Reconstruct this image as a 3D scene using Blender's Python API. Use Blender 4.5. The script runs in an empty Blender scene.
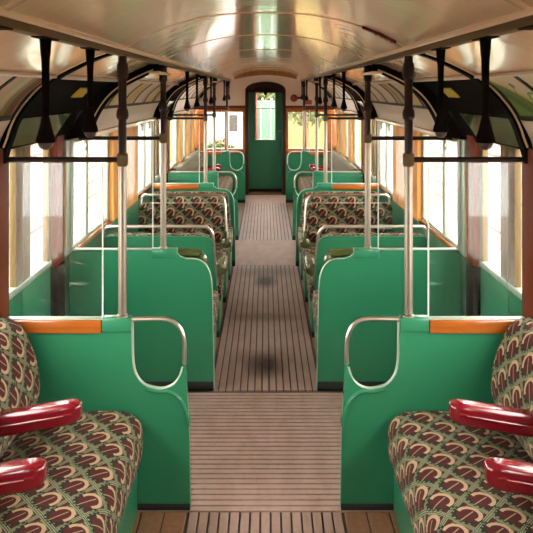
import bpy, bmesh, math, random
from mathutils import Vector, Matrix
random.seed(7)
PI = math.pi
C = bpy.context.scene.collection
SC = bpy.context.scene

# ------------------------------------------------------------------ node helpers
class E:
    """tiny expression wrapper over Math nodes"""
    def __init__(s, nt, sock): s.nt, s.k = nt, sock
    def _m(s, op, *a):
        n = s.nt.nodes.new('ShaderNodeMath'); n.operation = op
        for i, v in enumerate((s,) + a):
            if isinstance(v, E): s.nt.links.new(v.k, n.inputs[i])
            else: n.inputs[i].default_value = v
        return E(s.nt, n.outputs[0])
    def __add__(s, o): return s._m('ADD', o)
    def __sub__(s, o): return s._m('SUBTRACT', o)
    def __mul__(s, o): return s._m('MULTIPLY', o)
    def __truediv__(s, o): return s._m('DIVIDE', o)
    def lt(s, o): return s._m('LESS_THAN', o)
    def gt(s, o): return s._m('GREATER_THAN', o)
    def abs(s): return s._m('ABSOLUTE')
    def frac(s): return s._m('FRACT')
    def floor(s): return s._m('FLOOR')
    def sin(s): return s._m('SINE')
    def sqrt(s): return s._m('SQRT')
    def atan2(s, o): return s._m('ARCTAN2', o)
    def pow(s, o): return s._m('POWER', o)
    def clamp(s):
        r = s._m('ADD', 0.0); r.k.node.use_clamp = True; return r

def mixc(nt, f, a, b):
    n = nt.nodes.new('ShaderNodeMix'); n.data_type = 'RGBA'
    if isinstance(f, E): nt.links.new(f.k, n.inputs[0])
    else: n.inputs[0].default_value = f
    for i, v in ((6, a), (7, b)):
        if isinstance(v, E): nt.links.new(v.k, n.inputs[i])
        else: n.inputs[i].default_value = (*v, 1)
    return E(nt, n.outputs[2])

def newmat(name):
    m = bpy.data.materials.new(name); m.use_nodes = True
    nt = m.node_tree
    return m, nt, nt.nodes['Principled BSDF']

def setp(nt, p, **k):
    for a, v in k.items():
        i = p.inputs[a.replace('_', ' ')]
        if isinstance(v, E): nt.links.new(v.k, i)
        elif isinstance(v, tuple): i.default_value = (*v, 1)
        else: i.default_value = v

def coord(nt, which='Object'):
    return nt.nodes.new('ShaderNodeTexCoord').outputs[which]

def noise(nt, scale, detail=3, stretch=None, which='Object'):
    n = nt.nodes.new('ShaderNodeTexNoise'); n.inputs['Scale'].default_value = scale
    n.inputs['Detail'].default_value = detail
    c = coord(nt, which)
    if stretch:
        mp = nt.nodes.new('ShaderNodeMapping'); mp.inputs['Scale'].default_value = stretch
        nt.links.new(c, mp.inputs[0]); c = mp.outputs[0]
    nt.links.new(c, n.inputs['Vector'])
    return E(nt, n.outputs[0])

def bump(nt, p, h, strength=.2, dist=.002):
    b = nt.nodes.new('ShaderNodeBump'); b.inputs['Strength'].default_value = strength
    b.inputs['Distance'].default_value = dist
    nt.links.new(h.k, b.inputs['Height']); nt.links.new(b.outputs[0], p.inputs['Normal'])

def paint(name, c1, c2=None, rough=.4, scale=3., metallic=0., coat=0., bmp=0., stretch=None, spec=.5):
    m, nt, p = newmat(name)
    c2 = c2 or tuple(x*.85 for x in c1)
    setp(nt, p, Base_Color=mixc(nt, noise(nt, scale, 4, stretch), c1, c2), Roughness=rough, Metallic=metallic)
    p.inputs['Coat Weight'].default_value = coat; p.inputs['Coat Roughness'].default_value = .06
    p.inputs['Specular IOR Level'].default_value = spec
    if bmp: bump(nt, p, noise(nt, scale*8, 3), bmp)
    return m

M = {}
M['green'] = paint('green_enamel', (.019, .168, .080), (.025, .198, .098), .30, 2.5, coat=.12, bmp=.02)
M['darkgreen'] = paint('dark_green_enamel', (.030, .060, .022), (.05, .09, .03), .22, 3, coat=.4)
M['cream'] = paint('cream_enamel', (.80, .56, .345), (.86, .64, .42), .14, 2.2, coat=.5, stretch=(1, .35, 1))
_nt = M['cream'].node_tree
bump(_nt, _nt.nodes['Principled BSDF'], noise(_nt, 1.6, 4, (1.2, 4.5, 1.2)), .35, .006)
M['ivory'] = paint('ivory_enamel', (.68, .56, .44), (.74, .62, .52), .35, 3)
M['rail'] = paint('cream_rail', (.62, .46, .28), (.70, .54, .35), .25, 4, coat=.3)
M['pinkwhite'] = paint('pinkish_white_paint', (.82, .69, .62), (.86, .74, .67), .6, 3)
M['black'] = paint('black_enamel', (.006, .005, .0045), (.009, .008, .006), .7, 4, spec=.02)
M['kick'] = paint('black_rubber', (.009, .009, .009), (.014, .013, .012), .6, 8)
M['brown'] = paint('brown_bakelite', (.013, .0055, .0035), (.024, .009, .0055), .4, 8, spec=.25)
M['reddish'] = paint('red_brown_varnish', (.115, .022, .008), (.16, .032, .011), .5, 6, spec=.15, stretch=(4, 4, .4))
M['olive'] = paint('olive_bronze', (.10, .065, .024), (.14, .095, .038), .5, 6, spec=.15, stretch=(3, 3, .4))
M['chrome'] = paint('worn_nickel', (.27, .225, .175), (.35, .30, .24), .42, 10, metallic=1)
M['nickel'] = paint('bright_nickel', (.58, .53, .45), (.68, .63, .55), .32, 10, metallic=1)
M['alu'] = paint('dull_aluminium', (.36, .42, .34), (.46, .50, .42), .45, 8, metallic=.5)
M['crimson'] = paint('crimson_leather', (.20, .005, .013), (.14, .003, .009), .2, 9, coat=.6, bmp=.08)
M['oliveleather'] = paint('olive_leather', (.06, .075, .018), (.09, .105, .028), .25, 9, coat=.4, bmp=.08)
M['casing'] = paint('dark_brown_casing', (.030, .012, .008), (.042, .018, .012), .55, 6, spec=.2)
M['slot'] = paint('dark_red_matt', (.10, .012, .01), None, .7, 9, spec=.2)
M['russet'] = paint('russet_matt', (.30, .10, .05), None, .7, 9, spec=.2)
M['tip'] = paint('worn_grey_brown_tip', (.05, .028, .022), (.08, .045, .036), .4, 9)
M['yellow'] = paint('yellow_sticker', (.68, .50, .07), (.60, .43, .05), .4, 20)
M['red'] = paint('red_enamel', (.24, .012, .012), (.19, .008, .008), .25, 8, coat=.4)
M['seam'] = paint('black_seam', (.02, .015, .01), None, .5)

def wood():
    m, nt, p = newmat('orange_varnished_wood')
    g = noise(nt, 5, 6, (1.2, 14, 14)); g2 = noise(nt, 3, 4, (1.5, 1.5, 12))
    f = ((g - .35)*2.2).clamp()
    setp(nt, p, Base_Color=mixc(nt, f, (.38, .105, .013), (.26, .06, .007)), Roughness=.25)
    p.inputs['Coat Weight'].default_value = .3
    return m
M['wood'] = wood()
def woodv(nm, a, b):
    m, nt, p = newmat(nm)
    g = noise(nt, 5, 6, (9, 9, .7)); f = ((g - .35)*2.2).clamp()
    setp(nt, p, Base_Color=mixc(nt, f, a, b), Roughness=.5)
    p.inputs['Specular IOR Level'].default_value = .18
    return m
M['woodv'] = woodv('orange_wood_upright', (.76, .36, .10), (.60, .24, .06))

def glass(name, tint=(1, 1, 1), dust=.012):
    m, nt, p = newmat(name)
    nt.nodes.remove(p)
    out = nt.nodes['Material Output']
    tr = nt.nodes.new('ShaderNodeBsdfTransparent'); tr.inputs[0].default_value = (*tint, 1)
    gl = nt.nodes.new('ShaderNodeBsdfGlossy'); gl.inputs['Roughness'].default_value = .02
    df = nt.nodes.new('ShaderNodeBsdfDiffuse'); df.inputs[0].default_value = (.8, .8, .76, 1)
    lw = nt.nodes.new('ShaderNodeLayerWeight'); lw.inputs[0].default_value = .5
    fac = E(nt, lw.outputs['Facing']).pow(5.)*.28 + .03
    sc = noise(nt, 9, 6, (1, 3, 4)); scr = ((sc - .66)*6).clamp()*.30 + dust
    m1 = nt.nodes.new('ShaderNodeMixShader'); m2 = nt.nodes.new('ShaderNodeMixShader')
    nt.links.new(fac.k, m1.inputs[0]); nt.links.new(tr.outputs[0], m1.inputs[1]); nt.links.new(gl.outputs[0], m1.inputs[2])
    nt.links.new(scr.k, m2.inputs[0]); nt.links.new(m1.outputs[0], m2.inputs[1]); nt.links.new(df.outputs[0], m2.inputs[2])
    nt.links.new(m2.outputs[0], out.inputs[0])
    return m
M['glass'] = glass('screen_glass', (.985, 1, .99), .004)
M['pane'] = glass('window_glass', (.99, 1, .99), .004)
M['edge'] = paint('bright_glass_edge', (.72, .78, .70), None, .3)

def moquette():
    m, nt, p = newmat('moquette_cloth')
    sp = nt.nodes.new('ShaderNodeSeparateXYZ'); nt.links.new(coord(nt, 'UV'), sp.inputs[0])
    PU, PV = .18, .145
    u = E(nt, sp.outputs[0])/PU; v = E(nt, sp.outputs[1])/PV
    a1 = u.frac() - .5; b1 = v.frac() - .5
    a2 = (u + .5).frac() - .5; b2 = (v + .5).frac() - .5
    d1 = a1.abs() + b1.abs(); d2 = a2.abs() + b2.abs()
    k = d1.lt(d2); nk = k*-1 + 1
    x = (a1*k + a2*nk)*PU; y = (b1*k + b2*nk)*PV; d = d1*k + d2*nk
    nz = noise(nt, 260, 2, None, 'UV')
    r = (x*x + y*y).sqrt(); th = y.atan2(x)
    hatch = ((x + y)*(2*PI/.016)).sin().gt(.1)
    base = mixc(nt, hatch, (.05, .042, .02), (.19, .23, .11))
    side = (x*.6 + y*.8)
    base = mixc(nt, ((x - y).abs()).gt(.047)*d.lt(.43), base, (.065, .010, .009))
    base = mixc(nt, d.gt(.42), base, (.25, .285, .165))
    base = mixc(nt, d.gt(.455), base, (.03, .035, .018))
    base = mixc(nt, d.gt(.48), base, (.25, .285, .165))
    teeth = (th*18).sin().gt(0.)
    lobe = side.lt(.012)
    base = mixc(nt, r.lt(.060)*lobe*teeth, base, (.010, .020, .010))
    base = mixc(nt, r.lt(.050)*lobe, base, (.010, .020, .010))
    base = mixc(nt, r.lt(.042), base, (.075, .009, .009))
    ring = r.lt(.045)*r.gt(.031)*side.gt(-.010)
    base = mixc(nt, ring, base, (.50, .34, .21))
    slash = (x*.75 - y*.66).abs().lt(.0022)*r.lt(.05)*side.lt(.024)
    base = mixc(nt, slash, base, (.33, .27, .14))
    c = mixc(nt, nz*.35, base, (.02, .018, .012))
    setp(nt, p, Base_Color=c, Roughness=.85)
    p.inputs['Specular IOR Level'].default_value = .2
    p.inputs['Sheen Weight'].default_value = .02; p.inputs['Sheen Roughness'].default_value = .4
    bump(nt, p, nz, .35, .002)
    return m
M['moquette'] = moquette()

def floor_mat():
    m, nt, p = newmat('worn_floor_slats')
    oc = coord(nt); sp = nt.nodes.new('ShaderNodeSeparateXYZ'); nt.links.new(oc, sp.inputs[0])
    X, Y = E(nt, sp.outputs[0]), E(nt, sp.outputs[1])
    g = noise(nt, 4, 6, (3, 1, 1)); g2 = noise(nt, 40, 4)
    c = mixc(nt, ((g - .3)*1.7).clamp(), (.29, .185, .150), (.40, .275, .235))
    c = mixc(nt, ((g2 - .5)*1.6).clamp(), c, (.23, .14, .105))
    for (yy, rx, ry, w) in ((4.95, .15, .26, 1.0), (7.12, .14, .30, 1.0), (6.0, .40, .16, .5), (7.5, .5, .3, .5)):  # aisle stains, then two wide bands of shading put into the colour
        q = ((X/rx)*(X/rx) + ((Y - yy)/ry)*((Y - yy)/ry)).sqrt()
        f = ((q*-1 + 1)*1.4 + (g - .5)).clamp()*w
        c = mixc(nt, f, c, (.05, .026, .018))
    setp(nt, p, Base_Color=c, Roughness=.55)
    bump(nt, p, g2, .15, .002)
    return m
M['floor'] = floor_mat()
M['groove'] = paint('dark_floor_bed', (.05, .031, .023), (.065, .043, .032), .8, 12)
M['board'] = woodv('worn_edge_boards', (.25, .13, .07), (.18, .09, .05))

# ------------------------------------------------------------------ mesh helpers
def build(name, bm, mat, parent=None, smooth=35, loc=None):
    bmesh.ops.recalc_face_normals(bm, faces=bm.faces[:])
    me = bpy.data.meshes.new(name)
    off = Vector(loc) if loc is not None else Vector((0, 0, 0))
    if parent is not None:
        q = parent
        while q is not None: off = off + Vector(q.location); q = q.parent
    if off.length: bmesh.ops.translate(bm, vec=-off, verts=bm.verts[:])
    bm.to_mesh(me); bm.free()
    for mt in (mat if isinstance(mat, (list, tuple)) else [mat]): me.materials.append(mt)
    if smooth:
        me.shade_smooth(); me.set_sharp_from_angle(angle=math.radians(smooth))
    o = bpy.data.objects.new(name, me); C.objects.link(o)
    if loc is not None: o.location = loc
    if parent is not None: o.parent = parent
    return o

def thing(name, label, cat, loc, group=None):
    o = bpy.data.objects.new(name, None); C.objects.link(o)
    o.location = loc; o['label'] = label; o['category'] = cat
    if group: o['group'] = group
    return o
def tag(o, label, cat, group=None):
    o['label'] = label; o['category'] = cat
    if group: o['group'] = group
    return o
def struct_empty(name, loc=(0, 0, 0)):
    o = bpy.data.objects.new(name, None); C.objects.link(o); o.location = loc; o['kind'] = 'structure'
    return o
def struct(name, bm, mat, **k):
    o = build(name, bm, mat, **k); o['kind'] = 'structure'; return o

def B(): return bmesh.new()
def box(bm, x0, x1, y0, y1, z0, z1, bev=0, seg=2):
    r = bmesh.ops.create_cube(bm, size=1)
    vs = r['verts']
    for v in vs:
        v.co = Vector(((x0+x1)/2 + v.co.x*abs(x1-x0), (y0+y1)/2 + v.co.y*abs(y1-y0), (z0+z1)/2 + v.co.z*abs(z1-z0)))
    if bev:
        es = set(e for v in vs for e in v.link_edges)
        bmesh.ops.bevel(bm, geom=list(es), offset=bev, segments=seg, profile=.5, affect='EDGES')
    return bm
def prism(bm, poly, mapf, t0, t1, bev=0, seg=2, ua=1, va=1):
    """poly: 2D outline; mapf(a,b,t)->(x,y,z); extruded t0..t1; UV = (t, arc) on sides, (a,b) on caps (in metres)"""
    uvl = bm.loops.layers.uv.verify()
    n = len(poly)
    v0 = [bm.verts.new(mapf(a, b, t0)) for a, b in poly]
    v1 = [bm.verts.new(mapf(a, b, t1)) for a, b in poly]
    arc = [0]
    for i in range(n):
        p, q = poly[i], poly[(i+1) % n]; arc.append(arc[-1] + math.hypot(q[0]-p[0], q[1]-p[1]))
    for i in range(n):
        j = (i+1) % n
        f = bm.faces.new((v0[i], v0[j], v1[j], v1[i]))
        for l, uv in zip(f.loops, ((t0, arc[i]), (t0, arc[i+1]), (t1, arc[i+1]), (t1, arc[i]))): l[uvl].uv = (uv[0], uv[1]*va)
    caps = []
    for vs in (v0, v1):
        f = bm.faces.new(vs); caps.append(f)
        for l, (a, b) in zip(f.loops, poly): l[uvl].uv = (a*ua, b)
    if bev:
        es = list(set(e for f in caps for e in f.edges))
        bmesh.ops.bevel(bm, geom=es, offset=bev, segments=seg, profile=.5, affect='EDGES')
    return bm
def tube(bm, pts, r, seg=10, closed=False, rads=None):
    pts = [Vector(p) for p in pts]; n = len(pts)
    rings = []; up = None
    for i, p in enumerate(pts):
        a = pts[i-1] if (i > 0 or closed) else p
        b = pts[(i+1) % n] if (i < n-1 or closed) else p
        t = (b - a).normalized()
        if up is None:
            up = t.orthogonal().normalized()
        up = (up - t*up.dot(t)).normalized()
        w = t.cross(up)
        rr = rads[i] if rads else r
        rings.append([bm.verts.new(p + (up*math.cos(2*PI*k/seg) + w*math.sin(2*PI*k/seg))*rr) for k in range(seg)])
    for i in range(n if closed else n-1):
        A, Bn = rings[i], rings[(i+1) % n]
        for k in range(seg):
            bm.faces.new((A[k], A[(k+1) % seg], Bn[(k+1) % seg], Bn[k]))
    if not closed:
        bm.faces.new(rings[0]); bm.faces.new(rings[-1])
    return bm
def lathe(bm, x, y, prof, seg=14):
    """prof: list of (radius, z) along a vertical axis"""
    return tube(bm, [(x, y, z) for _, z in prof], 0, seg, rads=[max(r, .0005) for r, _ in prof])
def arcpts(cx, cz, rx, rz, a0, a1, n=8):
    return [(cx + rx*math.cos(math.radians(a0 + (a1-a0)*i/n)), cz + rz*math.sin(math.radians(a0 + (a1-a0)*i/n))) for i in range(n+1)]
def roundpoly(pts, n=5):
    """pts: (a,b,r) -> polygon with rounded corners"""
    out = []; m = len(pts)
    for i in range(m):
        P = Vector(pts[i][:2]); r = pts[i][2]
        if r <= 0: out.append(tuple(P)); continue
        A = Vector(pts[i-1][:2]); Q = Vector(pts[(i+1) % m][:2])
        d1 = (A-P).normalized(); d2 = (Q-P).normalized()
        r1 = min(r, (A-P).length*.49, (Q-P).length*.49)
        s, e = P + d1*r1, P + d2*r1
        for k in range(n+1):
            t = k/n; out.append(tuple(s*(1-t)**2 + P*2*t*(1-t) + e*t*t))
    return out
def smoothline(pts, n=4):
    """Catmull-Rom through 2D/3D points"""
    P = [Vector(p) for p in pts]; out = []
    for i in range(len(P)-1):
        p0 = P[max(i-1, 0)]; p1 = P[i]; p2 = P[i+1]; p3 = P[min(i+2, len(P)-1)]
        for k in range(n):
            t = k/n
            out.append(.5*((2*p1) + (p2-p0)*t + (2*p0-5*p1+4*p2-p3)*t*t + (3*p1-p0-3*p2+p3)*t**3))
    out.append(P[-1]); return [tuple(v) for v in out]
XZ = lambda s: (lambda a, b, t: (s*a, t, b))

# ------------------------------------------------------------------ main stations along the carriage (metres from the viewer)
P1, P2, S3, P4, P5, END = 3.26, 4.56, 7.76, 9.10, 12.1, 13.0
Y0 = -1.0                      # rear end of the modelled carriage, behind the viewer
WX = 1.25                      # inner face of the walls
RX, RZ = .643, 2.055           # hand rail line under the vault
DOORS = ((3.30, 4.27), (8.05, 9.02))
SIDE = {-1: 'left', 1: 'right'}

# ------------------------------------------------------------------ floor
bm = B(); box(bm, -1.3, 1.3, Y0, 13.4, -.06, -.008)
fl = struct('floor', bm, M['groove'], smooth=0)
def long_slats(y0, y1, half=.345, pitch=.0455, w=.0375):
    b = B(); n = int(half/pitch)
    for i in range(-n, n+1):
        box(b, i*pitch - w/2, i*pitch + w/2, y0, y1, -.012, 0, .002, 1)
    return b
for (a, b_) in ((Y0, P1-.03), (P2-.02, S3+.02), (P4, P5)):
    build('slat_strip', long_slats(a, b_), M['floor'], fl, smooth=0)
def cross_slats(y0, y1, x=1.27):
    b = B(); y = y0
    while y < y1 - .02:
        box(b, -x, x, y, min(y+.036, y1), -.012, 0, .002, 1); y += .0455
    return b
for (a, b_) in ((P1-.02, P2-.03), (S3+.03, P4-.01), (P5+.01, END+.1)):
    build('slat_strip', cross_slats(a, b_), M['floor'], fl, smooth=0)
b = B()
for s in (-1, 1):
    for (y0, y1) in ((Y0, P1-.03), (P4, P5)):
        for k in range(2):
            box(b, s*(.352+.1*k), s*(.447+.1*k), y0, y1, -.012, .001, .002, 1)
        box(b, s*.555, s*1.27, y0, y1, -.012, 0)
    box(b, s*.352, s*1.27, P2-.02, S3+.02, -.012, 0)
build('edge_boards', b, M['board'], fl, smooth=0)

# ------------------------------------------------------------------ roof
def vz(x): return 2.225 - .165*abs(x/RX)**2.5
N = 20
poly = [(-RX + 2*RX*i/N, vz(-RX + 2*RX*i/N)) for i in range(N+1)]
poly += [(x, z+.04) for x, z in reversed(poly)]
bm = B(); prism(bm, poly, XZ(1), Y0, END+.05)
ce = struct('ceiling', bm, M['cream'])
for yy in (1.72, P1, P2, 6.16, S3, P4, 10.6, 11.6):
    b = B()
    poly = [(-RX + 2*RX*i/N, vz(-RX + 2*RX*i/N)-.0035) for i in range(N+1)]
    poly += [(x, z+.012) for x, z in reversed(poly)]
    prism(b, poly, XZ(1), yy-.028, yy+.028, .003, 1)
    build('ceiling_rib', b, M['cream'], ce)
# reflection in the vault built as a dark red strip, against the first rib
b = B()
poly = [(x, vz(x)-.012) for x in [.43+.015*i for i in range(11)]]; poly += [(x, z+.016) for x, z in reversed(poly)]
prism(b, poly, XZ(1), P1-.05, P1-.018, .002, 1)
vt = build('ventilator_slot', b, M['slot'], None, loc=(.505, P1-.034, 2.13)); tag(vt, 'small dark red curved slot in the cream ceiling', 'vent')
b = B()
for i in range(4):
    x = .485 + .024*i; box(b, x, x+.012, P1-.046, P1-.022, vz(x+.006)-.017, vz(x+.006)-.010)
build('slot_grille', b, M['russet'], vt, smooth=0)

UP = smoothline([(RX, 2.065), (.78, 2.018), (.95, 1.94)], 4)
MID = smoothline([(.95, 1.94), (1.055, 1.855), (1.13, 1.75)], 4)
LOW = smoothline([(1.13, 1.75), (1.175, 1.665), (1.20, 1.585)], 3)
def strip(bm, s, pts, y0, y1, th=.02, off=0.):
    """curved panel following pts, thickened outwards"""
    nrm = []
    for i, p in enumerate(pts):
        a = pts[max(i-1, 0)]; c = pts[min(i+1, len(pts)-1)]
        t = Vector((c[0]-a[0], c[1]-a[1])).normalized(); nrm.append(Vector((-t.y, t.x)))
    nrm = [n if n.x > 0 or n.y > 0 else -n for n in nrm]
    inn = [(p[0]+n.x*off, p[1]+n.y*off) for p, n in zip(pts, nrm)]
    out = [(p[0]+n.x*(off+th), p[1]+n.y*(off+th)) for p, n in zip(pts, nrm)]
    return prism(bm, inn + out[::-1], XZ(s), y0, y1)
BAYS = ((Y0, P1-.04), (P2+.03, S3-.03), (P4+.04, P5))
DWS = ((P1-.04, P2+.03), (S3-.03, P4+.04), (P5, END))
for s in (-1, 1):
    b = B(); strip(b, s, UP, Y0, END); build('cove_panel', b, M['cream'], ce)
    for (a, c) in BAYS:
        b = B(); strip(b, s, MID, a, c, .02, .012); build('advert_backing', b, M['ivory'], ce)
        b = B(); strip(b, s, LOW, a, c); build('cornice_panel', b, M['ivory'], ce)
        b = B(); box(b, s*1.17, s*1.30, a, c, 1.555, 1.59, .006); build('cornice_lip', b, M['rail'], ce)
        b = B(); box(b, s*.925, s*.955, a, c, 1.932, 1.948, .004); build('cove_bead', b, M['ivory'], ce)
    for (a, c) in DWS:
        b = B(); strip(b, s, MID, a, c, .02, .004); build('door_header', b, M['black'], ce)
        b = B(); strip(b, s, LOW, a, c, .02, .030); build('door_header_lower', b, M['black'], ce)
        b = B(); box(b, s*.925, s*.955, a+.02, c-.02, 1.930, 1.948, .004); build('cove_bead', b, M['ivory'], ce)
    # hand-rail moulding below the edge of the vault
    b = B(); box(b, s*(RX-.024), s*(RX+.022), Y0, END, 2.054, 2.078, .008, 2)
    t = struct('trim_1' if s < 0 else 'trim_2', b, M['rail'])
    b = B(); box(b, s*(RX-.020), s*(RX+.020), Y0, END-.02, 2.032, 2.056, .004); build('rail_groove', b, M['olive'], t)  # darker olive band along the lower edge of the rail

# arches at the draught screens
n_tr = 3
for yy, w0, w1 in ((P1-.01, .055, .008), (P2+.01, .115, .045), (S3-.01, .115, .045), (P4+.01, .055, .008), (P5, .05, .01)):
    for s in (-1, 1):
        base = smoothline([(1.25, 1.50 if w0 < .1 else 1.57), (1.215, 1.60 if w0 < .1 else 1.63), (1.15, 1.75), (1.06, 1.862), (.95, 1.945), (.78, 2.022), (RX, 2.062)], 4)
        m = len(base); inn = []
        for i, p in enumerate(base):
            a = base[max(i-1, 0)]; c = base[min(i+1, m-1)]
            t = Vector((c[0]-a[0], c[1]-a[1])).normalized(); nn = Vector((-t.y, t.x))
            w = w0 + (w1-w0)*max(0, (i/(m-1)-.25)/.75)**.8 + (.025 if i < 5 else 0)*(1-i/5)
            inn.append((p[0]+nn.x*w, max(p[1]+nn.y*w, 1.50 if w0 < .1 else 1.585)))
        b = B(); prism(b, base + inn[::-1], XZ(s), yy-.03, yy+.03, .004, 1)
        t = struct('trim_%d' % n_tr, b, M['black']); n_tr += 1
        b = B()
        ff = -1 if yy in (P1-.01, S3-.01) else -1
        tube(b, [(s*(x+.012), yy-.036, z+.010) for x, z in inn[5:-2]], .005, 6)
        build('arch_bead', b, M['rail'], t)

# ------------------------------------------------------------------ side walls, windows and doors
def wall_side(s):
    spans = []; y = Y0
    for (a, c) in DOORS + ((12.3, 13.1),):
        spans.append((y, a)); y = c
    spans.append((y, END))
    b = B()
    for (a, c) in spans: box(b, s*WX, s*(WX+.06), a, c, 0, .85)
    w = struct('wall_' + SIDE[s], b, M['green'], smooth=0)
    b = B()
    for (a, c) in spans: box(b, s*(WX-.001), s*(WX+.08), a, c, 1.57, 1.95)
    build('upper_panel', b, M['black'], w, smooth=0)
    for (a, c) in ((Y0, P1-.06), (P2+.02, S3-.02), (P4+.06, P5-.05)):
        b = B(); box(b, s*(WX-.045), s*(WX+.05), a, c, .835, .875, .008); build('window_sill', b, M['wood'], w)
    # jambs beside the doorways: red brown above, black below
    for (a, c) in ((P1-.12, 3.30), (4.27, 4.42), (7.90, 8.05), (9.02, P4+.12), (12.1, 12.3), (13.1, END)):
        b = B(); box(b, s*(1.225 if abs(a-P1) > .3 else 1.165), s*(WX+.06), a, c, .84, 1.62, .006); build('jamb', b, M['reddish'], w)
        b = B(); box(b, s*1.222, s*(WX+.06), a, c, 0, .84, .004); build('jamb_base', b, M['black'], w)
    # wooden uprights between the windows
    for (a, c) in ((Y0, -.6), (.5, .7), (1.45, 1.85), (5.62, 5.86), (5.9, 6.42), (6.46, 6.70), (9.95, 10.35), (10.95, 11.3), (11.75, 12.05)):
        b = B(); box(b, s*1.175, s*(WX+.06), a, c, .86, 1.58, .012); build('upright', b, M['woodv'], w)
    return w
WINS = [(-.6, .5, ()), (.7, 1.45, ()), (1.85, 3.1, ()), (4.49, 5.62, (4.95,)), (6.70, 7.83, (7.32,)),
        (9.22, 9.95, ()), (10.35, 10.95, ()), (11.3, 11.75, ())]
wn = dn = 1
for s in (-1, 1):
    wall_side(s)
    for (a, c, mids) in WINS:
        wide = {4.49: (4.43, 4.60), 6.70: (7.72, 7.89)}.get(a)
        w = struct_empty('window_%d' % wn, (s*WX, (a+c)/2, .86)); wn += 1
        b = B()
        for y in (a, c-.04): box(b, s*1.215, s*1.275, y, y+.04, .86, 1.57, .004)
        for z in (.865, 1.54): box(b, s*1.22, s*1.275, a, c, z, z+.03, .004)
        if wide: box(b, s*1.215, s*1.275, wide[0], wide[1], .86, 1.57, .004)
        build('window_frame', b, M['alu'], w)
        for y in mids:
            b = B(); box(b, s*1.215, s*1.275, y-.03, y+.03, .87, 1.57, .004); build('mullion', b, M['alu'], w)
        b = B(); box(b, s*1.245, s*1.25, a, c, .87, 1.56); build('pane', b, M['pane'], w, smooth=0)
        # ventilator catches on the top rail
        b = B()
        for f in (.3, .7):
            yc = a + (c-a)*f
            tube(b, [(s*1.20, yc + .03*math.cos(q*PI/6), 1.515 + .03*math.sin(q*PI/6)) for q in range(12)], .006, 6, closed=True)
            box(b, s*1.195, s*1.24, yc-.008, yc+.008, 1.54, 1.556)
        build('ventilator_catch', b, M['chrome'], w)
    for (a, c) in DOORS + ((12.3, 13.1),):
        d = struct_empty('door_%d' % dn, (s*1.27, (a+c)/2, 0)); dn += 1
        mid = (a+c)/2
        for (y0, y1, sa, sb) in ((a, mid-.004, .05, .11), (mid+.004, c, .11, .05)):
            b = B(); box(b, s*1.265, s*1.30, y0, y1, .0, .86, .004); build('lower_panel', b, M['green'], d)
            b = B(); box(b, s*1.262, s*1.298, y0, y0+sa, .86, 1.62, .004); box(b, s*1.262, s*1.298, y1-sb, y1, .86, 1.62, .004)
            build('stile', b, M['olive'], d)
            b = B(); box(b, s*1.258, s*1.298, y0, y1, .845, .88, .004); box(b, s*1.255, s*1.298, y0, y1, 1.585, 1.63, .004)
            build('window_rail', b, M['alu'], d)
            b = B(); box(b, s*1.278, s*1.283, y0+sa, y1-sb, .88, 1.59); build('pane', b, M['pane'], d, smooth=0)
        b = B(); strip(b, s, smoothline([(1.13, 1.75), (1.19, 1.67), (1.235, 1.60)], 3), a-.05, c-.06, .02, -.006); build('door_top', b, M['darkgreen'], d)

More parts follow.
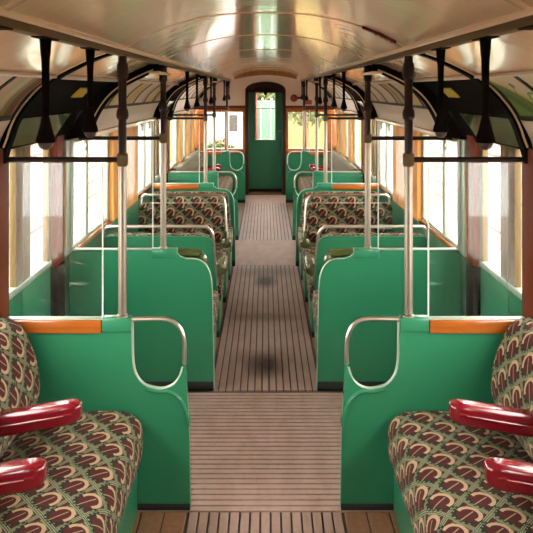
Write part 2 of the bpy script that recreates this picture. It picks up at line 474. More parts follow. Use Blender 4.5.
# ------------------------------------------------------------------ draught screens
def px(s, X, Z, D):
    """outline sizes worked out at distance D from the viewer"""
    return ((265.5 - X)/725*D, 1.88 - (Z - 90)/725*D)
where = {P1: 'in front of the near doorway', P2: 'behind the near doorway', S3: 'before the far doorway', P4: 'behind the far doorway', P5: 'beside the end door'}
def loop_screen(s, Y, seatside):
    """screen with a rounded opening and a bent grab loop beside the aisle. seatside: -1 when the bench is on the viewer's side"""
    L = 'green screen with bent metal grab loop, %s, %s side' % (where[Y], SIDE[s])
    r = thing('draught_screen', L, 'screen', (s*.8, Y, 0), 'draught screens')
    f = lambda lst: [px(s, a, z, 3.26) for a, z in lst]
    edge = [(132, 321), (132.2, 345), (132.8, 361), (135, 372), (139.5, 380), (147, 385.8), (157, 388.2), (166, 387.8), (174.5, 384), (180.5, 376.5), (183.5, 367)]
    edge = [tuple(v) for v in smoothline(edge, 2)]
    poly = f([(-10, 321)] + edge + [(184, 363), (185.8, 364), (187, 385), (189.2, 420), (191, 507), (-10, 507)])
    t = .016
    b = B(); prism(b, poly, XZ(s), Y-t, Y+t, .003, 1); build('panel', b, M['green'], r, smooth=30)
    b = B(); box(b, s*(px(s, 132, 0, 3.26)[0]), s*(px(s, 103, 0, 3.26)[0]), Y-.028, Y+.028, .80, .862, .006); build('cap_block', b, M['green'], r)
    b = B(); box(b, s*.732, s*1.2, Y+seatside*.034, Y+seatside*.002, .795, .852, .006); build('wood_rail', b, M['wood'], r)
    b = B(); box(b, s*.732, s*1.2, Y-.02, Y+.02, .850, .858, .003); build('glass_channel', b, M['alu'], r)
    b = B(); box(b, s*.734, s*1.18, Y-.004, Y+.004, .856, 1.552); build('glass_pane', b, M['glass'], r, smooth=0)
    b = B(); box(b, s*.7295, s*.735, Y-.004, Y+.004, .858, 1.552); build('glass_edge', b, M['edge'], r, smooth=0)
    lp = f(smoothline([(131, 319), (150, 318.6), (163, 318.8), (172, 321), (179, 327), (183, 336), (184.3, 347), (184.3, 364)], 4))
    b = B(); tube(b, [(s*x, Y, z) for x, z in lp], .0105, 10); build('grab_loop', b, M['nickel'], r)
    b = B(); tube(b, [(s*x, Y-.004, z) for x, z in f(edge)], .009, 8)
    build('opening_trim', b, M['alu'], r)
    bd = f(smoothline([(146, 387), (158, 390), (168, 390), (176, 393.5), (182.5, 401), (186.5, 412), (188.5, 424)], 4))
    for q in (-1, 1):
        b = B(); tube(b, [(s*x, Y+q*.017, z) for x, z in bd], .010, 8); build('raised_bead', b, M['green'], r)
    b = B(); box(b, s*.338, s*1.22, Y-.019, Y+.019, 0, .03 if Y == P1 else .055, .002); build('kick_plate', b, M['kick'], r)
    return r
def plain_screen(s, Y, seatside):
    L = 'plain green screen with stepped rounded shoulder, %s, %s side' % (where[Y], SIDE[s])
    r = thing('draught_screen', L, 'screen', (s*.8, Y, 0), 'draught screens')
    f = lambda lst: [px(s, a, z, 4.56) for a, z in lst]
    top = [(172, 249.5), (176, 250.5), (179, 255), (184, 258), (193, 258.5), (200, 260), (205.5, 264), (209.5, 271), (211.5, 281), (212.3, 300)]
    top = smoothline(top, 3)
    b = B(); prism(b, f([(70, 249.5)] + top + [(214.2, 391.5), (70, 391.5)]), XZ(s), Y-.02, Y+.02, .004, 1)
    build('panel', b, M['green'], r, smooth=30)
    b = B(); tube(b, [(s*x, Y-.012, z) for x, z in f([(178, 254.5)] + top[9:] + [(214.2, 388)])], .006, 8); build('edge_bead', b, M['alu'], r)
    b = B(); box(b, s*.553, s*.712, Y-.03, Y+.03, .822, .885, .006); build('cap_block', b, M['green'], r)
    b = B(); box(b, s*.714, s*1.2, Y+seatside*.038, Y+seatside*.002, .82, .872, .006); build('wood_rail', b, M['wood'], r)
    b = B(); box(b, s*.71, s*1.2, Y-.02, Y+.02, .876, .884, .003); build('glass_channel', b, M['alu'], r)
    b = B(); box(b, s*.712, s*1.18, Y-.004, Y+.004, .884, 1.565); build('glass_pane', b, M['glass'], r, smooth=0)
    b = B(); box(b, s*.706, s*.7115, Y-.004, Y+.004, .884, 1.565); build('glass_edge', b, M['edge'], r, smooth=0)
    b = B(); box(b, s*.326, s*1.22, Y-.023, Y+.023, 0, .055, .002); build('kick_plate', b, M['kick'], r)
    return r
for s in (-1, 1):
    loop_screen(s, P1, -1); plain_screen(s, P2, 1); plain_screen(s, S3, -1); loop_screen(s, P4, 1); loop_screen(s, P5, -1)

# ------------------------------------------------------------------ grab poles with their cross bars
def pole(s, Y, z0, zbar):
    L = 'upright metal grab pole rising from the %s screen %s' % (SIDE[s], where[Y])
    r = thing('grab_pole', L, 'pole', (s*RX, Y, z0), 'grab poles on the screens')
    x = s*RX
    b = B(); lathe(b, x, Y, [(.026, z0), (.026, z0+.008), (.0195, z0+.012), (.0185, zbar-.02)]); build('lower_tube', b, M['chrome'], r)
    b = B(); lathe(b, x, Y, [(.0185, zbar), (.0185, 1.745), (.025, 1.752), (.028, 1.765), (.026, 1.785), (.020, 1.80), (.0185, 1.81), (.0185, 1.93), (.024, 1.936), (.026, 1.95), (.026, 1.985), (.024, 2.0), (.020, 2.005), (.019, 2.04)])
    build('upper_tube', b, M['brown'], r)  # upper tube plain dark brown, darker than the lower tube
    b = B(); lathe(b, x, Y, [(.020, zbar-.03), (.026, zbar-.022), (.026, zbar+.022), (.020, zbar+.03)]); build('joint', b, M['olive'], r)
    b = B(); tube(b, [(x, Y, zbar), (s*(RX+.03), Y, zbar), (s*1.172, Y, zbar)], .0, 10, rads=[.019, .0125, .0125]); build('cross_bar', b, M['brown'], r)
for s in (-1, 1):
    for Y, z0, zb in ((P1, .862, 1.567), (P2, .885, 1.577), (S3, .885, 1.577), (P4, .862, 1.567), (P5, .862, 1.567)):
        pole(s, Y, z0, zb)

# ------------------------------------------------------------------ strap hangers
def hanger(s, Y, label):
    r = thing('strap_hanger', label, 'strap hanger', (s*RX, Y, 2.04), 'strap hangers along the rails')
    x = s*RX; z = 2.036
    b = B(); box(b, x-.018, x+.018, Y-.08, Y+(.14 if Y < 1.7 else .08), z-.008, z+.002, .003); lathe(b, x, Y, [(.018, z-.004), (.0165, z-.02), (.0145, z-.05), (.0125, z-.065)]); build('socket', b, M['black'], r)
    b = B(); lathe(b, x, Y, [(.0125, z-.06), (.0112, z-.10), (.0104, z-.235), (.0120, z-.25)], 12); build('spring_stem', b, M['black'], r)
    b = B(); lathe(b, x, Y, [(.012, z-.235), (.015, z-.25), (.021, z-.275), (.027, z-.295), (.029, z-.305), (.027, z-.31)], 16); build('grip_bell', b, M['black'], r)
    b = B(); lathe(b, x, Y, [(.021, z-.308), (.022, z-.314), (.018, z-.324), (.010, z-.330), (.001, z-.332)], 16); build('ball_tip', b, M['tip'], r)
HY = ((1.66, 'showing only its plate at the picture edge, %s rail'), (2.12, 'with its whole length nearest on the %s rail, over the bench'), (2.66, 'second along the %s rail, just before the first pole'),
      (5.95, 'over the first seat row past the near doorway, %s rail'), (6.8, 'over the second seat row, %s rail'),
      (8.55, 'inside the far doorway, %s rail'), (11.3, 'over the far bench, %s rail'), (12.75, 'farthest along the %s rail, by the end wall'))
for s in (-1, 1):
    for Y, w in HY:
        hanger(s, Y, 'dark ball-ended strap hanger ' + w % SIDE[s])
# lamp brackets beside the second and fourth poles
for s in (-1, 1):
    for Y, w in ((4.50, 'near'), (9.32, 'far')):
        r = thing('rail_bracket', 'flat bracket on three short posts below the %s rail, %s doorway' % (SIDE[s], w), 'bracket', (s*RX, Y, 1.99), 'rail brackets')
        b = B(); box(b, s*(RX-.03), s*(RX+.035), Y-.30, Y+.18, 1.972, 1.990, .006); build('plate', b, M['rail'], r)
        for dy in (-.24, -.06, .12):
            b = B(); lathe(b, s*RX, Y+dy, [(.022, 1.988), (.016, 2.0), (.016, 2.025), (.022, 2.04)]); build('post', b, M['black'], r)

# ------------------------------------------------------------------ longitudinal benches
def bench(s, y0, y1, arms, label, end):
    r = thing('bench_seat', label, 'bench', (s*.9, (y0+y1)/2, 0), 'long benches along the walls')
    prof = smoothline([(.575, .205), (.548, .25), (.543, .33), (.548, .395), (.566, .433), (.605, .452), (.70, .458), (.85, .452), (1.0, .435)], 3) + [(1.06, .425), (1.06, .205)]
    b = B(); prism(b, prof, XZ(s), y0, y1, .022, 3, va=s); build('cushion', b, M['moquette'], r, smooth=50)
    prof = smoothline([(1.085, .40), (1.03, .45), (.995, .54), (.992, .62), (1.012, .72), (1.05, .81), (1.085, .865), (1.125, .886), (1.17, .882), (1.20, .86)], 3) + [(1.20, .40)]
    b = B(); prism(b, prof, XZ(s), y0, y1-.03, .03, 3, va=s); build('backrest', b, M['moquette'], r, smooth=50)
    b = B(); box(b, s*.568, s*1.2, y0, y1, 0, .215, .004); build('base', b, M['green'], r)
    for ya in arms:
        pr = roundpoly([(-.036, -.042, .024), (.036, -.042, .024), (.041, .010, .022), (.034, .042, .03), (-.034, .042, .03), (-.041, .010, .022)], 5)
        sl = .17
        b = B(); rings = []
        for t, k in ((.690, .45), (.6935, .64), (.702, .80), (.716, .92), (.735, .98), (.76, 1.0), (.85, 1.0), (.95, 1.0), (1.09, 1.0)):
            rings.append([b.verts.new((s*t, ya + p*k, .635 + q*k*(1 if q < 0 else 1) + (.95 - t)*sl)) for p, q in pr])
        for A, Bn in zip(rings, rings[1:]):
            for k in range(len(pr)): b.faces.new((A[k], A[(k+1) % len(pr)], Bn[(k+1) % len(pr)], Bn[k]))
        b.faces.new(rings[0]); b.faces.new(rings[-1])
        a = build('armrest', b, M['crimson'], r, smooth=60)
        b = B()
        for q in (-1, 1):
            tube(b, [(s*t, ya+q*.0405, .639 + (.95-t)*sl) for t in (.745, .85, 1.05)], .004, 6)
        tube(b, [(s*(.745 - .052*math.cos(q*PI/8)), ya+.0405*math.sin(q*PI/8), .639 + .235*sl) for q in range(-4, 5)], .004, 6)
        build('piping', b, M['red'], a)
for s in (-1, 1):
    bench(s, .35, P1-.045, (1.84, 2.28, 2.72), 'patterned moquette bench with red armrests nearest the viewer, on the %s' % SIDE[s], 1)
    bench(s, P4+.045, P5-.045, (9.6, 10.05, 10.5, 10.95, 11.4), 'patterned moquette bench along the %s wall past the far doorway' % SIDE[s], 1)

# ------------------------------------------------------------------ transverse double seats
def seat(s, Y, d, label, rail=True):
    """Y: plane of the rear of the seat back; d=+1 the sitter faces away from the viewer, -1 towards"""
    r = thing('double_seat', label, 'seat', (s*.8, Y, 0), 'double seats across the carriage')
    yy = lambda t: Y + d*t
    rec = lambda z: (.80 - z)*.16 - .03   # recline: lower edge further forward
    out = roundpoly([(.345, .24, .0), (.392, .80, .07), (1.21, .80, .05), (1.21, .24, 0)], 6)
    b = B(); prism(b, out, lambda a, c, t: (s*a, yy(rec(c)+t), c), 0, .022, .004, 1); build('back_shell', b, M['green'], r, smooth=40)
    out = roundpoly([(.358, .42, .0), (.402, .805, .07), (1.20, .805, .05), (1.20, .42, 0)], 6)
    b = B(); prism(b, out, lambda a, c, t: (s*a, yy(rec(c)+t), c), .022, .105, .03, 3, ua=s); build('backrest', b, M['moquette'], r, smooth=50)
    if rail:
        pts = smoothline([(.362, .42), (.376, .60), (.388, .78), (.398, .83), (.425, .862), (.47, .872), (.8, .872), (1.13, .872), (1.17, .862), (1.19, .83), (1.195, .72)], 4)
        b = B(); tube(b, [(s*x, yy(rec(z)+.012), z) for x, z in pts], .0125, 10); build('grab_rail', b, M['nickel'], r)
    elif d > 0:
        pts = [(.39, .60), (.40, .77), (.43, .815), (.50, .83), (1.19, .83)]
        b = B(); tube(b, [(s*x, yy(rec(z)+.06), z) for x, z in smoothline(pts, 4)], .03, 10); build('top_roll', b, M['oliveleather'], r)
    prof = roundpoly([(.10, .28, .02), (.56, .28, .03), (.575, .45, .05), (.10, .45, .02)], 4)
    b = B(); prism(b, prof, lambda a, c, t: (s*t, yy(a), c), .338, 1.21, .03, 3); build('cushion', b, M['moquette'], r, smooth=50)
    b = B(); box(b, s*.35, s*1.21, min(yy(.11), yy(.53)), max(yy(.11), yy(.53)), .05, .285, .004); build('base', b, M['green'], r)
    b = B(); box(b, s*.352, s*1.21, min(yy(.13), yy(.51)), max(yy(.13), yy(.51)), 0, .05, .002); build('foot', b, M['kick'], r)
    if not rail: return r
    pr = roundpoly([(.305, .475, .03), (.395, .475, .02), (.395, .555, .035), (.305, .565, .035)], 5)
    b = B(); prism(b, pr, lambda a, c, t: (s*a, yy(t), c), .10, .50, .03, 3); build('armrest', b, M['oliveleather'], r, smooth=50)
    return r
for s in (-1, 1):
    seat(s, P2+.08, 1, 'patterned double seat with its back against the %s screen behind the near doorway' % SIDE[s], False)
    seat(s, 5.38, 1, 'double seat showing its green back under a nickel grab rail, %s of the aisle' % SIDE[s])
    seat(s, 6.93, -1, 'double seat facing the viewer with maroon-circle moquette back and grab rail, %s of the aisle' % SIDE[s])
    seat(s, S3-.08, -1, 'patterned double seat with its back against the %s screen before the far doorway' % SIDE[s], False)

# ------------------------------------------------------------------ advertisement cards in the cove
def ad_mat(name, stops, extra=None):
    """stops: [(upto_u, colour)] bands along the carriage, in UV x 0..1"""
    m, nt, p = newmat(name)
    sp = nt.nodes.new('ShaderNodeSeparateXYZ'); nt.links.new(coord(nt, 'UV'), sp.inputs[0])
    u, v = E(nt, sp.outputs[0]), E(nt, sp.outputs[1])
    c = mixc(nt, 0, stops[-1][1], stops[-1][1])
    for t, col in reversed(stops[:-1]): c = mixc(nt, u.lt(t), c, col)
    if extra: c = extra(nt, u, v, c)
    setp(nt, p, Base_Color=mixc(nt, noise(nt, 30)*.25, c, (.35, .25, .15)), Roughness=.35)
    return m
def ad(s, y0, y1, mat, label, gap=.008):
    pts = MID; n = len(pts)
    b = B(); uvl = b.loops.layers.uv.verify()
    strip(b, s, pts, y0+gap, y1-gap, .008, -.002)
    b.faces.ensure_lookup_table()
    for f in b.faces:
        for l in f.loops:
            x, y, z = l.vert.co
            l[uvl].uv = ((y-y0)/(y1-y0), (1.94 - z)/(1.94-1.75))
    o = build('advert_card', b, mat, None, loc=(s*1.05, (y0+y1)/2, 1.85))
    tag(o, label, 'advertisement', 'advert cards in the cove')
    b = B(); strip(b, s, pts, y0-gap*.8, y0+gap*.8, .014, -.006); strip(b, s, pts, y1-gap*.8, y1+gap*.8, .014, -.006)
    strip(b, s, [MID[-2], MID[-1]], y0, y1, .014, -.006)
    build('card_holder', b, M['seam'], o)
YEL, CRM, RED_, OLV, PNK, WHT, GRN, MAR = (.62, .42, .06), (.62, .50, .34), (.36, .08, .04), (.20, .19, .06), (.55, .30, .22), (.66, .58, .48), (.05, .17, .03), (.14, .02, .015)
def g_extra(nt, u, v, c):
    w = noise(nt, 14, 3, None, 'UV')
    d = v + (u*.9) - .25
    c = mixc(nt, d.gt(.62), c, (.10, .24, .035))
    c = mixc(nt, (d - .60).abs().lt(.05), c, (.60, .46, .07))
    c = mixc(nt, (d - .98).abs().lt(.10), c, (.035, .12, .02))
    for (a, e, ra, rb, col) in ((.14, .48, .16, .13, (.10, .24, .035)), (.14, .48, .10, .075, (.60, .60, .28)), (.30, .72, .16, .13, (.10, .24, .035)), (.30, .72, .10, .075, (.60, .60, .28)), (.42, .22, .06, .05, (.02, .02, .015))):
        q = ((u - a)/ra)*((u - a)/ra) + ((v - e)/rb)*((v - e)/rb)
        c = mixc(nt, q.lt(1), c, col)
    c = mixc(nt, ((v - .25) - (u - .45)*1.5).abs().lt(.02)*u.gt(.45)*v.lt(.4), c, (.06, .05, .03))
    return c
def k_extra(nt, u, v, c):
    q = ((u*9 + v*3).sin() + (v*14 - u*5).sin())
    return mixc(nt, q.gt(.55)*v.gt(.15)*v.lt(.85), c, (.03, .025, .02))
def stripe_extra(cols):
    def f(nt, u, v, c):
        for (a, e, col) in cols: c = mixc(nt, v.gt(a)*v.lt(e), c, col)
        return c
    return f
ads = {
 1: [(2.06, 2.76, ad_mat('card_black_figures', [(1, CRM)], k_extra), 'cream card with black figures at the right edge of the view'),
     (2.78, 3.19, ad_mat('card_green_yellow', [(1, CRM)], g_extra), 'green and cream card with a yellow slash, right side near the black arch'),
     (4.68, 5.10, ad_mat('card_russet', [(1, (.50, .20, .12))]), 'russet card first past the right black arch of the near doorway'),
     (5.12, 5.62, ad_mat('card_yellow_pale', [(.5, (.60, .44, .16)), (1, CRM)]), 'pale yellow card beside the russet one on the right'),
     (5.64, 6.10, ad_mat('card_dark_olive', [(.25, MAR), (.45, YEL), (.8, OLV), (1, YEL)]), 'dark olive and yellow striped card on the right'),
     (6.12, 6.62, ad_mat('card_white', [(.7, WHT), (1, CRM)]), 'white card between the olive and pink ones on the right'),
     (6.64, 7.12, ad_mat('card_pink', [(.4, PNK), (1, CRM)]), 'pink card farther along the right cove'),
     (7.14, 7.66, ad_mat('card_buff', [(.5, CRM), (1, PNK)]), 'buff card at the far end of the right cove')],
 -1: [(2.06, 2.76, ad_mat('card_pale_pink', [(1, (.66, .50, .42))]), 'pale pink card at the left edge of the view'),
     (2.78, 3.19, ad_mat('card_tan_maroon', [(.2, PNK), (.38, (.38, .34, .16)), (.55, (.52, .40, .25)), (.72, OLV), (.95, MAR), (1, CRM)], None), 'tan, olive and maroon striped card, left side near the black arch'),
     (4.68, 5.10, ad_mat('card_ochre', [(.5, CRM), (1, (.52, .38, .12))]), 'cream and ochre card first past the left black arch of the near doorway'),
     (5.12, 5.62, ad_mat('card_ivory', [(.3, YEL), (1, WHT)]), 'ivory card with a yellow edge on the left'),
     (5.64, 6.10, ad_mat('card_gold', [(1, (.62, .42, .07))]), 'gold card in the middle of the left cove'),
     (6.12, 6.62, ad_mat('card_ash', [(.7, WHT), (1, PNK)]), 'ash white card after the gold one on the left'),
     (6.64, 7.12, ad_mat('card_amber', [(1, (.58, .36, .05))]), 'amber card farther along the left cove'),
     (7.14, 7.66, ad_mat('card_brick', [(.4, RED_), (1, CRM)]), 'brick red and cream card at the far end of the left cove')]}
for s in (-1, 1):
    for (a, c, m, l) in ads[s]: ad(s, a, c, m, l)
    for k in range(5):
        a = 9.25 + k*.55
        ad(s, a, a+.53, ad_mat('card_far', [(.5, (CRM, YEL, WHT, PNK, CRM)[k]), (1, (WHT, CRM, PNK, CRM, YEL)[k])]), 'small %s advert card over the far %s bench, %s along the cove' % (('cream', 'yellow', 'white', 'pink', 'buff')[k], SIDE[s], ('first', 'second', 'third', 'fourth', 'last')[k]))
    # yellow notice on the dark header of the near doorway
    b = B(); strip(b, s, smoothline([(1.0, 1.904), (1.055, 1.855), (1.085, 1.818)], 3)[1:5], 3.98, 4.22, .006, -.004)
    o = build('notice_sticker', b, M['yellow'], None, loc=(s*1.04, 4.1, 1.86)); tag(o, 'small yellow notice on the black header over the %s near door' % SIDE[s], 'sticker', 'yellow notices')

# ------------------------------------------------------------------ end wall with its door
DO = .352
b = B()
def arch_outline(x, ztop, rise, n=12):
    return [(x, ztop-rise)] + [(x*math.cos(PI*i/n/1.0) if False else x*math.cos(i*PI/n), ztop - rise + rise*math.sin(i*PI/n)) for i in range(1, n)] + [(-x, ztop-rise)]
# lower green wall with window openings, ivory upper wall
for s in (-1, 1):
    box(b, s*DO, s*1.3, END, END+.06, 0, .76)
w = struct('wall_end', b, M['green'], smooth=0)
b = B()
for s in (-1, 1):
    out = [(DO, 1.57), (1.28, 1.57), (1.28, 2.3), (0, 2.3), (0, 2.03)]
    out += [(DO*math.sin(t*PI/16), 1.90 + .13*math.cos(t*PI/16)) for t in range(1, 9)]
    prism(b, out, XZ(s), END, END+.06)
build('upper_wall', b, M['pinkwhite'], w, smooth=0)
for s in (-1, 1):
    b = B(); box(b, s*DO, s*1.28, END-.025, END+.05, 1.555, 1.60, .006); build('picture_rail', b, M['reddish'], w)
    b = B()
    for (x0, x1) in ((DO+.005, .41), (.665, .735), (1.05, 1.28)): box(b, s*x0, s*x1, END-.02, END+.05, .76, 1.56, .005)
    for (z0, z1) in ((.74, .83), (1.485, 1.56)): box(b, s*DO, s*1.28, END-.022, END+.05, z0, z1, .005)
    wi = struct_empty('window_%d' % wn, (s*.8, END, .8)); wn += 1
    build('window_frame', b, M['wood'], wi)
    for (x0, x1) in ((.41, .665), (.735, 1.05)):
        b = B(); box(b, s*x0, s*x1, END+.012, END+.018, .82, 1.49); build('pane', b, M['pane'], wi, smooth=0)
# unseen end wall behind the viewer, added in dark colours to cut flat light
b = B(); box(b, -1.3, 1.3, Y0-.06, Y0, 0, .86)
wr = struct('wall_rear', b, M['green'], smooth=0)
b = B(); box(b, -1.3, 1.3, Y0-.06, Y0, .86, 2.3); build('upper_wall', b, M['reddish'], wr, smooth=0)
b = B(); box(b, -.31, .31, Y0, Y0+.03, .02, 1.95, .01); build('rear_door_leaf', b, M['green'], wr)
b = B(); box(b, -.18, .18, Y0+.03, Y0+.034, 1.0, 1.83); build('rear_door_pane', b, M['black'], wr, smooth=0)
# curved wooden vent header where the vault meets the end wall
b = B(); n = 20
poly = [(.54*(-1+2*i/n), vz(.54*(-1+2*i/n))-.002) for i in range(n+1)]
low = [(.54*(-1+2*i/n), 2.085 + .055*(1-abs(-1+2*i/n)**2.2)-.02*abs(-1+2*i/n)) for i in range(n+1)]
prism(b, poly + low[::-1], XZ(1), 12.5, 12.56, .004, 1)
vh = struct('trim_%d' % n_tr, b, woodv('tan_header_wood', (.34, .17, .065), (.22, .10, .035))); n_tr += 1
b = B(); box(b, -.045, .045, 12.49, 12.5, 2.135, 2.155); build('maker_plate', b, M['chrome'], vh, smooth=0)
# door frame and door
b = B()
out = [(DO+.01, 0), (DO+.01, 1.88)] + [((DO+.01)*math.cos(t*PI/16), 1.88 + .15*math.sin(t*PI/16)) for t in range(1, 16)] + [(-DO-.01, 1.88), (-DO-.01, 0)]
inn = [(-.305, 0), (-.305, 1.84)] + [(-.305*math.cos(t*PI/16), 1.84 + .10*math.sin(t*PI/16)) for t in range(1, 16)] + [(.305, 1.84), (.305, 0)]
prism(b, out + inn, XZ(1), END-.03, END+.36, .004, 1)
d = struct_empty('door_%d' % dn, (0, END+.1, 0)); dn += 1
build('door_casing', b, M['casing'], d)
b = B()
yb0, yb1 = END+.28, END+.315
box(b, -.31, .31, yb0, yb1, .02, .97); box(b, -.31, -.185, yb0, yb1, .97, 1.84); box(b, .185, .31, yb0, yb1, .97, 1.84)
build('door_leaf', b, M['green'], d, smooth=0)
b = B(); box(b, -.31, .31, yb0, yb1, 1.83, 1.96); build('door_head', b, M['casing'], d, smooth=0)  # door top coloured dark brown for the shade inside the recess
b = B()
for x in (-.19, .17): box(b, x, x+.02, yb0-.012, yb1, .96, 1.84, .003)
for z in (.96, 1.82): box(b, -.19, .19, yb0-.012, yb1, z, z+.02, .003)
build('window_frame', b, M['alu'], d)
b = B(); box(b, -.18, .18, yb0+.015, yb0+.02, .97, 1.83); build('pane', b, M['pane'], d, smooth=0)
b = B(); tube(b, [(-.19, yb0-.03, 1.55), (.19, yb0-.03, 1.55)], .011, 8); box(b, -.2, -.16, yb0-.04, yb0, 1.535, 1.565); box(b, .16, .2, yb0-.04, yb0, 1.535, 1.565); build('guard_bar', b, M['chrome'], d)
b = B(); lathe(b, 0, yb0-.03, [(.02, 1.86), (.03, 1.84), (.025, 1.80), (.01, 1.78)]); build('blind_catch', b, M['black'], d)
b = B(); box(b, .215, .29, yb0-.03, yb0, 1.12, 1.135, .004); build('lever_handle', b, M['chrome'], d)
b = B(); box(b, -.345, .345, END-.02, END+.28, 0, .02, .004); build('threshold', b, M['board'], d)
b = B(); box(b, -.31, .31, yb0-.006, yb0, .02, .07); build('kick_plate', b, M['kick'], d)
# door surround posts in green below the casing
# alarm knob and label
r = thing('alarm_knob', 'round dark red knob on an arm, on the pale wall right of the end door', 'alarm knob', (.51, END-.06, 1.735))
b = B(); lathe(b, 0, 0, [(.03, 0), (.062, .01), (.068, .03), (.062, .05), (.03, .062)], 16); bmesh.ops.rotate(b, cent=(0, 0, 0), matrix=Matrix.Rotation(PI/2, 3, 'X'), verts=b.verts[:]); bmesh.ops.translate(b, vec=(.51, END-.01, 1.735), verts=b.verts[:]); build('knob', b, M['red'], r)
b = B(); tube(b, [(.56, END-.03, 1.735), (.68, END-.03, 1.745)], .018, 8); build('arm', b, M['black'], r)
b = B(); box(b, .67, .83, END-.012, END, 1.62, 1.70, .003); o = build('wall_plate', b, paint('pale_red_plate', (.50, .10, .07), (.42, .07, .05), .4, 10), None, loc=(.75, END, 1.66)); tag(o, 'small faded red plate above the right end window', 'plate')
b = B(); box(b, -.06, .06, 0, .003, 0, .008)

# ------------------------------------------------------------------ outside
def brick():
    m, nt, p = newmat('pale_pink_brick')
    bt = nt.nodes.new('ShaderNodeTexBrick'); bt.inputs['Scale'].default_value = 1
    mp = nt.nodes.new('ShaderNodeMapping'); mp.inputs['Rotation'].default_value = (0, 0, 0)
    sp = nt.nodes.new('ShaderNodeSeparateXYZ'); nt.links.new(coord(nt), sp.inputs[0])
    cb = nt.nodes.new('ShaderNodeCombineXYZ'); nt.links.new(sp.outputs[1], cb.inputs[0]); nt.links.new(sp.outputs[2], cb.inputs[1])
    nt.links.new(cb.outputs[0], bt.inputs[0])
    bt.inputs['Color1'].default_value = (.36, .265, .25, 1); bt.inputs['Color2'].default_value = (.44, .34, .32, 1); bt.inputs['Mortar'].default_value = (.12, .08, .075, 1)
    bt.inputs['Brick Width'].default_value = .9; bt.inputs['Row Height'].default_value = .34; bt.inputs['Mortar Size'].default_value = .025
    setp(nt, p, Base_Color=E(nt, bt.outputs[0]), Roughness=.9)
    return m
M['brick'] = brick()
M['gravel'] = paint('pale_ballast', (.55, .48, .44), (.40, .34, .31), .95, 6)
M['steel'] = paint('rail_steel', (.25, .2, .18), None, .5, 5)
b = B(); box(b, -30, 30, -10, 60, -1.2, -1.0)
g = struct('ground', b, M['gravel'], smooth=0)
for s in (-1, 1):
    b = B(); box(b, s*4.2, s*4.5, -6, 24, -1.0, .95)
    box(b, s*4.1, s*4.55, -6, 24, .95, 1.05)
    o = struct('wall_yard_%s' % SIDE[s], b, M['brick'], smooth=0)
    for x in (2.2, 3.2):
        b = B(); box(b, s*x, s*(x+.08), -6, 24, -1.0, -.86); o = build('running_rail', b, M['steel'], None, 0, loc=(s*x, 10, -1.0))
        tag(o, 'steel running rail on the ballast, %s of the carriage, %s one' % (SIDE[s], 'inner' if x < 3 else 'outer'), 'rail', 'running rails outside')
# coupled carriage seen through the end door
r = thing('coupled_carriage', 'pale green carriage end seen through the end door window', 'carriage', (0, 14.6, -1.0))
b = B(); box(b, -.45, .45, 14.6, 14.9, -1.0, 1.66); build('end_panel', b, paint('pale_green_paint', (.10, .19, .13), (.13, .22, .155), .4), r, smooth=0)
b = B(); box(b, -.26, -.17, 14.55, 14.6, -.9, 1.9); build('corner_post', b, M['red'], r, smooth=0)
b = B(); box(b, -.1, -.085, 14.58, 14.6, .3, 1.6); box(b, .1, .115, 14.58, 14.6, .3, 1.6); build('seam_strip', b, M['pinkwhite'], r, smooth=0)
M['leaf'] = paint('yellow_green_leaves', (.085, .10, .018), (.03, .05, .01), .7, 3)
def tree(x, y, h, rad, label):
    r = thing('tree', label, 'tree', (x, y, -1.0), 'trees beyond the end windows')
    b = B(); tube(b, [(x, y, -1), (x+.05, y, .3), (x, y, h*.6)], 0, 8, rads=[.14, .10, .06]); build('trunk', b, M['board'], r)
    b = B()
    for k in range(420):
        th, ph = random.uniform(0, 2*PI), random.uniform(-1, 1)
        q = rad*random.uniform(.55, 1)
        c = Vector((x + q*math.cos(th)*math.sqrt(1-ph*ph), y + q*math.sin(th)*math.sqrt(1-ph*ph), h*.75 + q*ph*.9))
        a, bb = Vector((random.gauss(0, 1), random.gauss(0, 1), random.gauss(0, 1))).normalized(), Vector((random.gauss(0, 1), random.gauss(0, 1), random.gauss(0, 1))).normalized()
        z = .16
        vs = [b.verts.new(c + a*z), b.verts.new(c + bb*z*.5), b.verts.new(c - a*z), b.verts.new(c - bb*z*.5)]
        b.faces.new(vs)
    build('foliage', b, M['leaf'], r, smooth=0)
tree(0, 18.5, 2.75, .75, 'leafy tree showing above the coupled carriage through the door window')
tree(1.15, 21, 2.2, .95, 'leafy yellow-green tree beyond the right end window')
tree(2.6, 23, 2.4, 1.1, 'leafy tree farther right beyond the end window')
tree(-1.5, 23, -.25, .55, 'low bushy tree beyond the left end window')
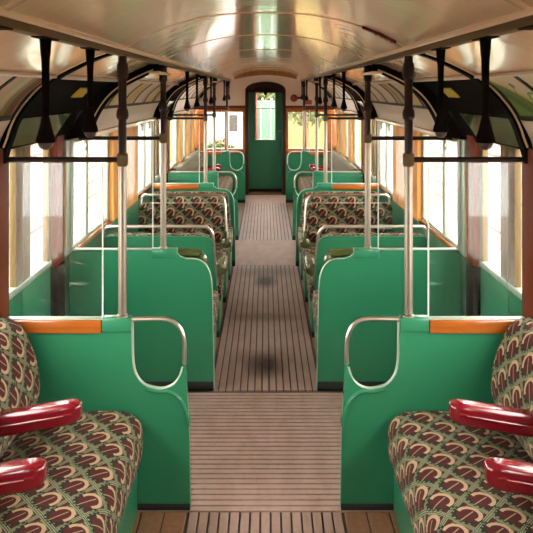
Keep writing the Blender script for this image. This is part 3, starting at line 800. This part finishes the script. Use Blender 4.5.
b = B(); box(b, .4, 5, 25, 25.4, -1, 1.2); o = build('yard_fence', b, paint('straw_boards', (.24, .175, .06), (.20, .145, .05), .8, 3, stretch=(8, 1, 1)), None, 0, loc=(2.5, 25, -1)); tag(o, 'straw yellow board fence beyond the right end window', 'fence')
b = B(); box(b, -5, -.4, 27, 29, -1, 1.6); prism(b, [(-5.2, 1.6), (-.2, 1.6), (-2.7, 2.6)], lambda a, c, t: (a, t, c), 26.9, 29.1)
r = thing('yard_shed', 'white yard shed beyond the left end window', 'shed', (-2.7, 28, -1)); build('shed_body', b, paint('white_boards', (.32, .31, .30), None, .7, 4), r, smooth=0)
b = B(); box(b, -1.35, -1.05, 26.95, 27, .35, .95); build('shed_window', b, M['seam'], r, smooth=0)
b = B(); box(b, -3.2, -2.6, 26.95, 27, -.9, 1.2); build('shed_door', b, M['seam'], r, smooth=0)

# ------------------------------------------------------------------ light, camera, colour
wd = bpy.data.worlds.new('overcast'); SC.world = wd; wd.use_nodes = True
bg = wd.node_tree.nodes['Background']; bg.inputs[0].default_value = (1.0, .95, .90, 1); bg.inputs[1].default_value = 2.6
def sun(name, rot, e, ang, col):
    l = bpy.data.lights.new(name, 'SUN'); l.energy = e; l.angle = math.radians(ang); l.color = col
    o = bpy.data.objects.new(name, l); o.rotation_euler = rot; C.objects.link(o)

cam = bpy.data.cameras.new('camera'); co = bpy.data.objects.new('camera', cam); C.objects.link(co)
co.location = (0, 0, 1.88); co.rotation_euler = (PI/2, 0, 0)
cam.sensor_width = 36; cam.lens = 725/533*36; cam.shift_x = 1/533; cam.shift_y = -176.5/533; cam.clip_start = .05
SC.camera = co
SC.view_settings.view_transform = 'Standard'; SC.view_settings.look = 'None'
SC.view_settings.gamma = 1; SC.view_settings.use_curve_mapping = False
SC.view_settings.exposure = 2.68
SC.cycles.max_bounces = 12; SC.cycles.diffuse_bounces = 6; SC.cycles.glossy_bounces = 5; SC.cycles.transparent_max_bounces = 24
SC.cycles.use_denoising = True
